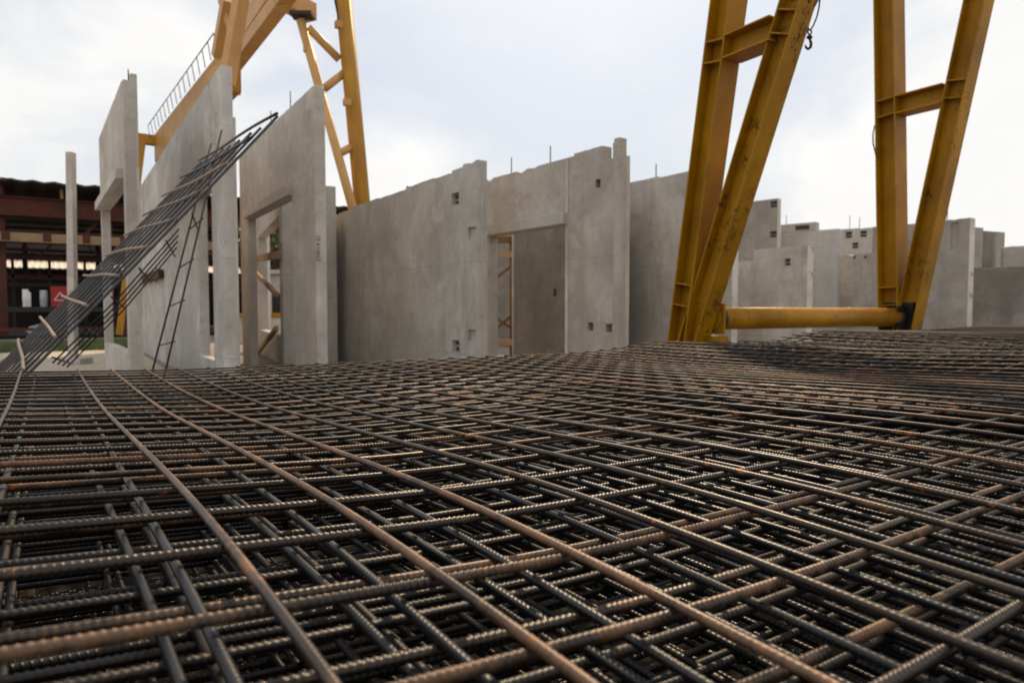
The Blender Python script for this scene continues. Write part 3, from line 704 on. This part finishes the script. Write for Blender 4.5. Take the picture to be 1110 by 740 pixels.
make_mat('topmost rusty tan rebar mat on the near stack, right under the viewer', GN, -.32, 4.3, -.3, 4.0, .140, .388, rot0, 0, (RB_TOP, RB_BRN), True, 12, ribl=.0005)
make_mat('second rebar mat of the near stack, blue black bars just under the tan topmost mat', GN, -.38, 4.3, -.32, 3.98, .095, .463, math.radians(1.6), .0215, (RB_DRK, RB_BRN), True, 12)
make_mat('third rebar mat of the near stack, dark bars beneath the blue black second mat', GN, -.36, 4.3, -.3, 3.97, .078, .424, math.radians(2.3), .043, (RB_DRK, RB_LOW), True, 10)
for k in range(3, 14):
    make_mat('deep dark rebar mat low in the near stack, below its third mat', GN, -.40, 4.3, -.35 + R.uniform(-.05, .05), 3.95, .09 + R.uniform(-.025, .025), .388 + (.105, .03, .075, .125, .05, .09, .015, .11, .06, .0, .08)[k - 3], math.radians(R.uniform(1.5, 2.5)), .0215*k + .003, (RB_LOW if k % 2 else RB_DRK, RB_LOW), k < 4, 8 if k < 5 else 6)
for k in range(5):
    lab = 'topmost rebar mat of the far stack, rising in a hump at the right' if k == 0 else 'deep rebar mat of the far stack, lying below the humped topmost mat'
    make_mat(lab, GF, 4.34, 10.6, .3, 3.92, R.uniform(0, .15), R.uniform(0, .15), math.radians(R.uniform(-.6, .2)), .0215*k, (RB_FAR if k < 2 else RB_LOW, RB_FAR if k < 2 else RB_LOW), False, 6)
for i, x in enumerate((-.2, 4.0)):
    b_ = MB().box(x - .06, x + .06, -.2, 3.9, 0, .44).build('timber_bearer', TIMB, None, .005); tag(b_, ('timber bearer under the left edge of the near rebar stack', 'timber bearer under the right edge of the near rebar stack')[i], 'timber bearer')
for x in (5.2, 9.6):
    pass

# leaning mat at the left: bars along the slope, ties along Y
n0 = Pd(26, 406, 3.28); n1 = Pd(303, 124, 3.95); n0 = n0 + Vector((0, .06, 0)); n1 = n1 + Vector((0, .06, 0))
ax = (n1 - n0); ln = ax.length; axn = ax.normalized()
lo = n0 - axn * (n0.z / axn.z) * .999 + axn*.02
lm = empty('leaning_rebar_mat', lo, label='steep rebar mat leaning up to the right, dark bars with pale tan ties', cat='rebar mat')
nrm_up = axn.cross(FW - RT*.736 + Vector((0, 0, .05))).normalized()
if nrm_up.z < 0: nrm_up = -nrm_up
total = (n1 - lo).length
WID = 1.5; DY = FW - RT*.736 + Vector((0, 0, .05))
for i in range(9):
    y = i * WID / 8; sag = .0
    top_ = axn * (total + R.uniform(-.01, .01) - (.03 if i else 0))
    p = [DY*y + top_ * q + nrm_up * (-.012*math.sin(q*PI)) for q in np.linspace(0, 1, 12)]
    sarr = np.array(p); 
    def f(s, arr=sarr): 
        q = s / total * 11
        return np.stack([np.interp(q, np.arange(12), arr[:, k]) for k in range(3)], -1)
    dta = bar_mesh((f, 0, total), (.0088 if i < 4 else .0072), 8, False, 0, R.uniform(0, 6))
    put_bar('long_bar', dta, RB_LEAN, lm, (0, 0, 0))
for i in range(14):
    d_ = total - .004 - i * .207
    if d_ < .05: break
    p = axn * d_ + nrm_up * .016
    pts = [p + DY*(-.04 + (WID + .1) * q) + nrm_up * (.006*math.sin(q*PI*2 + i)) for q in np.linspace(0, 1, 14)]
    MB().tube(pts, .0085, 8).build('tie_bar', RB_TIE if i > 1 else RB_LOW, lm)
# narrow thin strip below its near edge
st = empty('thin_rebar_strip', lo, label='narrow strip of thin steel mesh hanging under the leaning mat', cat='rebar mesh')
rd_ = (FW - RT*.35 - Vector((0, 0, .18))).normalized()
for k in range(4):
    a = axn*1.05 + rd_*(.1 + .085*k) - nrm_up*.03; b = axn*(total*.70 - k*.02) + rd_*(.05 + .075*k) - nrm_up*.03
    MB().tube([a, a.lerp(b, .5) - nrm_up*.015, b], .0045, 6).build('thin_bar', RB_DRK, st)
for i in range(6):
    q = axn*(1.08 + i*.2) - nrm_up*.036; MB().tube([q + rd_*.0, q + rd_*.36], .0045, 6).build('thin_tie', RB_DRK, st)
# thin steel ladder behind
lt0 = Pd(229, 156, 7.2); lt1 = Pd(240.5, 141, 7.2); lb0 = Pd(167, 395, 6.9); lb1 = Pd(181, 395, 6.9)
def down(a, b): t = (a - b)/(a.z - b.z); return b - t*b.z
b0_, b1_ = down(lt0, lb0), down(lt1, lb1)
ld = empty('rod_ladder', b0_, label='thin makeshift steel rod ladder propped behind the leaning mat', cat='ladder')
for a, b in ((b0_, lt0), (b1_, lt1)): MB().tube([a - b0_, b - b0_], .010, 8).build('side_rail', DARKST, ld)
for i in range(1, 7):
    q = i/7 - .04; a = b0_.lerp(lt0, q) - b0_; b = b1_.lerp(lt1, q) - b0_; e = (b - a)*.25; MB().tube([a - e*.2, b + e], .007, 6).build('rung', DARKST, ld)

# ------------------------------------------------------------------ open shed at the left
SY = 30.0
sh = empty('open_shed', (-6, SY, 0), label='dark open steel shed with oxide red beams at the left edge', cat='shed')
def sb(name, mat_, x0, x1, y0, y1, z0, z1, bev=.01): return MB().box(x0+6, x1+6, y0-SY, y1-SY, z0, z1).build(name, mat_, sh, bev)
beam = MB(); beam.box(0, 18, -.15, .15, 4.35, 4.40).box(0, 18, -.02, .02, 4.40, 4.97).box(0, 18, -.15, .15, 4.97, 5.02); beam.build('eave_beam', REDB, sh, .004)
rf = MB(); nC = 120
pr = []
for i in range(nC + 1): pr.append((i*18.5/nC - .2, .03*math.sin(i*PI/2)))
vs = [(x, -.9, 5.50 + z) for x, z in pr] + [(x, 13, 5.05 + z) for x, z in pr] + [(x, -.9, 5.43 + z) for x, z in pr] + [(x, 13, 4.98 + z) for x, z in pr]
m_ = nC + 1; fs = []
for i in range(nC): fs += [(i, i+1, m_+i+1, m_+i), (2*m_+i, 3*m_+i, 3*m_+i+1, 2*m_+i+1), (i, 2*m_+i, 2*m_+i+1, i+1)]
rf.add(vs, fs); rf.build('roof', ROOFD, sh)
for i in range(9): sb('rafter_block', TIMB if i % 3 == 0 else REDB, -5.6 + i*1.75, -5.5 + i*1.75, SY - .3, SY + .1, 5.025, 5.36)
for i in range(6): sb('purlin', ROOFD, -6, 12, SY + 1.6 + 2*i, SY + 1.75 + 2*i, 4.75 - .05*i, 4.9 - .05*i, 0)
sb('crane_rail_beam', TIMB, -6, 12, SY - .25, SY - .05, 3.42, 3.75)
for i in range(10): sb('rail_clamp', REDB, -5.7 + i*1.2, -5.45 + i*1.2, SY - .262, SY - .252, 3.46, 3.8, 0)
for i in range(6): sb('post', REDB, -5.62 + i*3.3, -5.32 + i*3.3, SY + .2, SY + .5, 0, 4.34)
for i in range(6): sb('post', CAVITY, -4.9 + i*2.9, -4.7 + i*2.9, SY + 9, SY + 9.2, 0, 4.6)
for i in range(3):
    x = -3.2 + i*3.3
    MB().bar((x + 6 - .1, .35, 3.4), (x + 6 + .7, .35, 4.32), .1, .1).build('knee_brace', REDB, sh)
for i, z in enumerate((1.95, 2.35, 3.3, 3.6, 4.05)): sb('girt', REDB if i % 2 else ROOFD, -6, 12, SY + 3.2 + i*1.3, SY + 3.3 + i*1.3, z, z + .13, 0)
for i in range(8): MB().bar((.4 + i*2.2, 3.0, 3.1), (1.5 + i*2.2, 3.0, 4.3), .07, .07).build('truss_web', REDB, sh); MB().bar((2.6 + i*2.2, 3.1, 3.1), (1.5 + i*2.2, 3.1, 4.3), .07, .07).build('truss_web', REDB, sh)
sb('truss_chord', REDB, -6, 12, SY + 2.95, SY + 3.12, 3.0, 3.12, 0)
for i in range(7): sb('column', DARKST, -5.9 + i*1.25, -5.8 + i*1.25, SY + 4.5, SY + 4.6, .12, 3.3, 0)
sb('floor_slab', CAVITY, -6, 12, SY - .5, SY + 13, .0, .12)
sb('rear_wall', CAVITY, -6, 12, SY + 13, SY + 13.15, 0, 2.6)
# things under the shed
wb = empty('work_bench', (-3.0, SY - 1.6, 0), label='long dark steel work bench in front of the red shed posts', cat='bench')
MB().box(-4, 4.6, -.4, .4, .95, 1.12).build('bench_top', BLACK, wb, .01)
for i in range(5):
    for y in (-.35, .3): MB().box(-3.9 + i*2.08, -3.78 + i*2.08, y, y + .06, 0, .948).build('leg', REDB, wb)
MB().box(-3.9, 4.5, -.3, -.24, .32, .42).build('lower_rail', REDB, wb)
def drum(name, px, py0, py1, r, mat_, label, Y=SY - 1.55, n=18):
    a = PY(px, py1, Y); h = PY(px, py0, Y).z - a.z; z = 1.124
    o = MB().tube([(0,0,0),(0,0,.02),(0,0,h*.33),(0,0,h*.36),(0,0,h*.64),(0,0,h*.67),(0,0,h-.02),(0,0,h)], [r*.96,r,r,r*1.05,r*1.05,r,r,r*.95], n).build(name, mat_, None, loc=None)
    o.location = (a.x, Y, z); tag(o, label, 'canister'); return o
drum('gas_bottle', 28, 309, 328, .09, WHITE, 'slim off white canister on the dark bench, leftmost'); drum('gas_bottle', 31.5, 312, 328, .06, WHITE, 'smaller slim off white canister right beside the leftmost one')
drum('steel_drum', 47.5, 309, 327, .11, GALV, 'stout grey steel canister on the bench left of the red sign')
# red warning board
wc = PY(64.5, 319, SY - 1.75); ws = 25.0/740*1.02
sg = empty('warning_board', (wc.x, wc.y, wc.z), label='red board with a white triangle outline standing on the dark bench', cat='sign')
hw = .25; hz0 = 1.124 - wc.z; MB().box(-hw, hw, -.015, .015, hz0, hz0 + .70).build('board', SIGNR, sg, .02)
tc = hz0 + .33; tri = [(-.15, tc - .10), (.19, tc - .10), (.02, tc + .18)]; trm = MB()
for i in range(3):
    a, b = tri[i], tri[(i+1) % 3]; trm.bar((a[0], -.020, a[1]), (b[0], -.020, b[1]),   .008, .022, up=(0, -1, 0) if False else (0, 0, 1))
trm.build('triangle_mark', WHITE, sg)
for i, (px, py, lb) in enumerate(((39, 352, 'pale cement bag slumped under the bench, left one'), (43, 355, 'pale cement bag slumped under the bench, right and lower one'))):
    p = PY(px, py, SY - .9); M_ = bmesh.new(); bmesh.ops.create_icosphere(M_, subdivisions=3, radius=1)
    for v in M_.verts:
        k = 1 + .12*math.sin(v.co.x*5 + i)*math.cos(v.co.z*6); v.co = Vector((v.co.x*.28*k, v.co.y*.2*k, max(-.9, v.co.z)*.2*k + .18))
    me = bpy.data.meshes.new('cement_bag'); M_.to_mesh(me); M_.free(); o = link_mesh('cement_bag', me, WHITE, smooth=True); o.location = (p.x, SY - .9, .12 if i else .12); tag(o, lb, 'bag')
# far shed with pale roof
fs_ = empty('far_shed', (-8, 46, 0), label='low far shed with a pale corrugated roof behind the dark open shed', cat='shed')
mr = MB(); n3 = 160; pr = [(i*24/n3, .035*(i % 2)) for i in range(n3 + 1)]
vs = [(x, 0, 3.32 + z) for x, z in pr] + [(x, 6, 4.05 + z) for x, z in pr] + [(x, 0, 3.27 + z) for x, z in pr] + [(x, 6, 4.0 + z) for x, z in pr]; m_ = n3 + 1; fq = []
for i in range(n3): fq += [(i, i+1, m_+i+1, m_+i), (2*m_+i, 3*m_+i, 3*m_+i+1, 2*m_+i+1), (i, 2*m_+i, 2*m_+i+1, i+1)]
mr.add(vs, fq).build('roof', ROOFL, fs_)
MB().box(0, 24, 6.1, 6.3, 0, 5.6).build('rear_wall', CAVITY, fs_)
for i in range(16): MB().box(.3 + i*1.5, .45 + i*1.5, .3, .45, 0, 3.24).build('post', DARKST, fs_)
MB().box(0, 24, .2, .32, 2.75, 2.9).build('eave_rail', DARKST, fs_)
# overhead cable on the shed
cbp = [PY(x, y, SY + .2) for x, y in ((-20, 190), (0, 192.5), (40, 198), (80, 201), (118, 204))]
cab = empty('overhead_cable', cbp[0], label='thin dark cable strung above the shed roof', cat='cable')
MB().tube([p - cbp[0] for p in cbp], .02, 6).build('wire', BLACK, cab)
MB().tube([PY(1.5, 192.8, SY + .2) - cbp[0], PY(1.5, 203, SY + .2) - cbp[0]], .03, 6).build('stay', BLACK, cab)

# ------------------------------------------------------------------ vegetation
def leaf_mat(name, a, b_):
    m, nt, b = newmat(name); t = NT(nt); v = t.coords(False); n = t.noise(v, 3, 3, .6)
    t.l(t.mix(t.mapr(n, .3, .7), a, b_), b.inputs['Base Color']); b.inputs['Roughness'].default_value = .55
    b.inputs['Transmission Weight'].default_value = 0; return m
LEAF = leaf_mat('leaf_green', (.045, .075, .022), (.12, .16, .05)); GRASS = leaf_mat('grass_green', (.055, .085, .02), (.12, .15, .045)); BARK = plain('bark', (.12, .09, .065), .9)
def grass(x0, x1, y0, y1, n, name='grass', h=.12):
    vs = []; fq = []
    for i in range(n):
        x = R.uniform(x0, x1); y = R.uniform(y0, y1); a = R.uniform(0, PI); hh = h*R.uniform(.4, 1.2); w = .012; dx, dy = math.cos(a)*w, math.sin(a)*w; lx, ly = R.uniform(-.06, .06), R.uniform(-.06, .06)
        k = len(vs); vs += [(x-dx, y-dy, 0), (x+dx, y+dy, 0), (x+lx, y+ly, hh)]; fq.append((k, k+1, k+2))
    o = MB().add(vs, fq).build(name, GRASS); tag(o, kind='stuff'); return o
g_ = grass(-9, 2, 20.4, 25.0, 26000, h=.16); tag(g_, 'ragged green grass strip in front of the open shed', 'grass')
g2 = grass(2.9, 4.2, 8.6, 12.5, 5000, h=.09); tag(g2, 'short yellowish grass growing inside the door opening', 'grass')
def tree(x, y, h, label, seed):
    r = random.Random(seed); e_ = empty('broadleaf_tree', (x, y, 0), label=label, cat='tree', group='trees beyond the yard')
    tr = MB(); tr.tube([(0,0,0), (.05,0,h*.3), (-.04,.06,h*.6), (.05,.0,h*.85)], [.16,.13,.08,.03], 8)
    ends = []
    for i in range(9):
        a = r.uniform(0, 2*PI); z0 = h*r.uniform(.3, .7); L_ = h*r.uniform(.18, .3); q = Vector((math.cos(a)*L_, math.sin(a)*L_, z0 + L_*.7)); tr.tube([(0,0,z0), Vector((q.x*.5, q.y*.5, z0 + L_*.25)), q], [.06,.04,.015], 6); ends.append(q)
    tr.build('trunk', BARK, e_)
    ends += [Vector((0,0,h*.9)), Vector((.2,.1,h*.75))]; vs = []; fq = []
    for q in ends:
        for c in range(7):
            cc = q + Vector((r.gauss(0,.35), r.gauss(0,.35), r.gauss(0,.3)))
            for l in range(70):
                p = cc + Vector((r.gauss(0,.2), r.gauss(0,.2), r.gauss(0,.17))); n = Vector((r.gauss(0,1), r.gauss(0,1), r.gauss(.5,1))).normalized(); a = n.orthogonal().normalized()*r.uniform(.05,.09); b2 = n.cross(a)*.55
                k = len(vs); vs += [p - a, p + b2, p + a, p - b2]; fq.append((k, k+1, k+2, k+3))
    MB().add(vs, fq).build('crown', LEAF, e_)
tp = Pd(300, 300, 26); tree(tp.x, tp.y, 4.6, 'small leafy tree seen through the window behind the door opening', 3)
tp = Pd(290, 300, 31); tree(tp.x, tp.y, 4.2, 'farther darker tree just left of the small leafy tree in the window', 9)
# low wall, yellow rail and columns seen beyond the window panel
pY = Pd(296, 342, 21)
yb = empty('yellow_barrier', (pY.x, pY.y, 0), -YAW, label='low concrete barrier with a bright yellow rail seen through the window panel', cat='barrier')
MB().box(-1.2, 1.2, 0, .2, 0, pY.z - .07).build('base', C_LIGHT, yb, .01); MB().box(-1.2, 1.2, -.02, .22, pY.z - .068, pY.z + .07).build('rail', YEL_T, yb, .01)
pc = Pd(287, 340, 17.5)
cl = MB().box(-.09, .09, 0, .2, 0, 3.5).build('concrete_column', C_LIGHT, None, .01); cl.location = (pc.x, pc.y, 0); cl.rotation_euler.z = -YAW; tag(cl, 'slim pale concrete column seen through the window panel', 'column')
pc = Pd(302, 300, 24)
fl = empty('far_block_house', (pc.x, pc.y, 0), -YAW, label='small pale building far beyond the window panel and yellow rail', cat='building')
MB().box(-1.3, 1.6, .6, 3.5, 0, 2.3).build('wall', C_LIGHT, fl, .01); MB().box(-1.4, 1.7, .4, 3.6, 2.303, 2.45).build('roof', C_LIGHT, fl, .01)
for x in (-.25, .25): MB().box(x - .2, x + .2, .58, .6, .5, 1.6).build('window', CAVITY, fl)

# ------------------------------------------------------------------ light, sky, camera
SKY_ROT = .22; SKY_OFF = (2.74, 1.42, 1.06)
SUN_AZ = math.radians(40); SUN_EL = math.radians(43)      # azimuth from +Y towards +X
sdv = Vector((math.sin(SUN_AZ)*math.cos(SUN_EL), math.cos(SUN_AZ)*math.cos(SUN_EL), math.sin(SUN_EL)))
sl = bpy.data.lights.new('sun', 'SUN'); sl.energy = 4.2; sl.angle = math.radians(2.0); sl.color = (1, .77, .50)
so = bpy.data.objects.new('sun', sl); COL.objects.link(so); so.rotation_euler = (-sdv).to_track_quat('-Z', 'Y').to_euler(); so.location = sdv*50
w = bpy.data.worlds.new('World'); scn.world = w; w.use_nodes = True; nt = w.node_tree; t = NT(nt)
bg = nt.nodes['Background']; out = nt.nodes['World Output']
sky = t.n('ShaderNodeTexSky'); sky.sky_type = 'NISHITA'; sky.sun_disc = False; sky.sun_elevation = SUN_EL; sky.sun_rotation = SUN_AZ; sky.dust_density = 3; sky.air_density = 1.2
t.l(sky.outputs[0], bg.inputs[0]); bg.inputs[1].default_value = .12
tc_ = t.n('ShaderNodeTexCoord'); v = tc_.outputs['Generated']
mpv = t.n('ShaderNodeMapping'); mpv.inputs['Location'].default_value = SKY_OFF; mpv.inputs['Rotation'].default_value = (0, 0, SKY_ROT); t.l(v, mpv.inputs[0]); v = mpv.outputs[0]
nA = t.noise(v, 1.5, 4, .45, .2, sc=(1, 1, 1.4)); nB = t.noise(v, 5, 5, .55, .5, sc=(1, 1, 1.8))
cov = t.mapr(t.math('ADD', t.math('MULTIPLY', nA, .8), t.math('MULTIPLY', nB, .2)), .385, .51)
bg2 = t.n('ShaderNodeBackground'); t.l(t.mix(cov, (.60, .665, .765), t.mix(t.mapr(nB, .3, .7), (.92, .915, .905), (1.0, .985, .965))), bg2.inputs[0]); bg2.inputs[1].default_value = 1.02
mx = t.n('ShaderNodeMixShader'); t.l(t.mapr(cov, 0, 1, .80, .97), mx.inputs[0]); t.l(bg.outputs[0], mx.inputs[1]); t.l(bg2.outputs[0], mx.inputs[2]); t.l(mx.outputs[0], out.inputs[0])

cam = bpy.data.cameras.new('camera'); co = bpy.data.objects.new('camera', cam); COL.objects.link(co)
cam.sensor_width = 36; cam.lens = 36*740/1110; cam.clip_start = .02; cam.clip_end = 2000
co.location = O; co.rotation_euler = (PI/2 - PITCH, 0, -YAW)
cam.dof.use_dof = True; cam.dof.focus_distance = 1.3; cam.dof.aperture_fstop = 6.0
scn.camera = co
scn.view_settings.view_transform = 'Standard'; scn.view_settings.look = 'None'; scn.view_settings.exposure = 0; scn.view_settings.gamma = 1; scn.view_settings.use_curve_mapping = False
scn.render.engine = 'CYCLES'
c = scn.cycles; c.use_denoising = True; c.max_bounces = 6; c.diffuse_bounces = 3; c.glossy_bounces = 3; c.transmission_bounces = 2; c.sample_clamp_indirect = 6
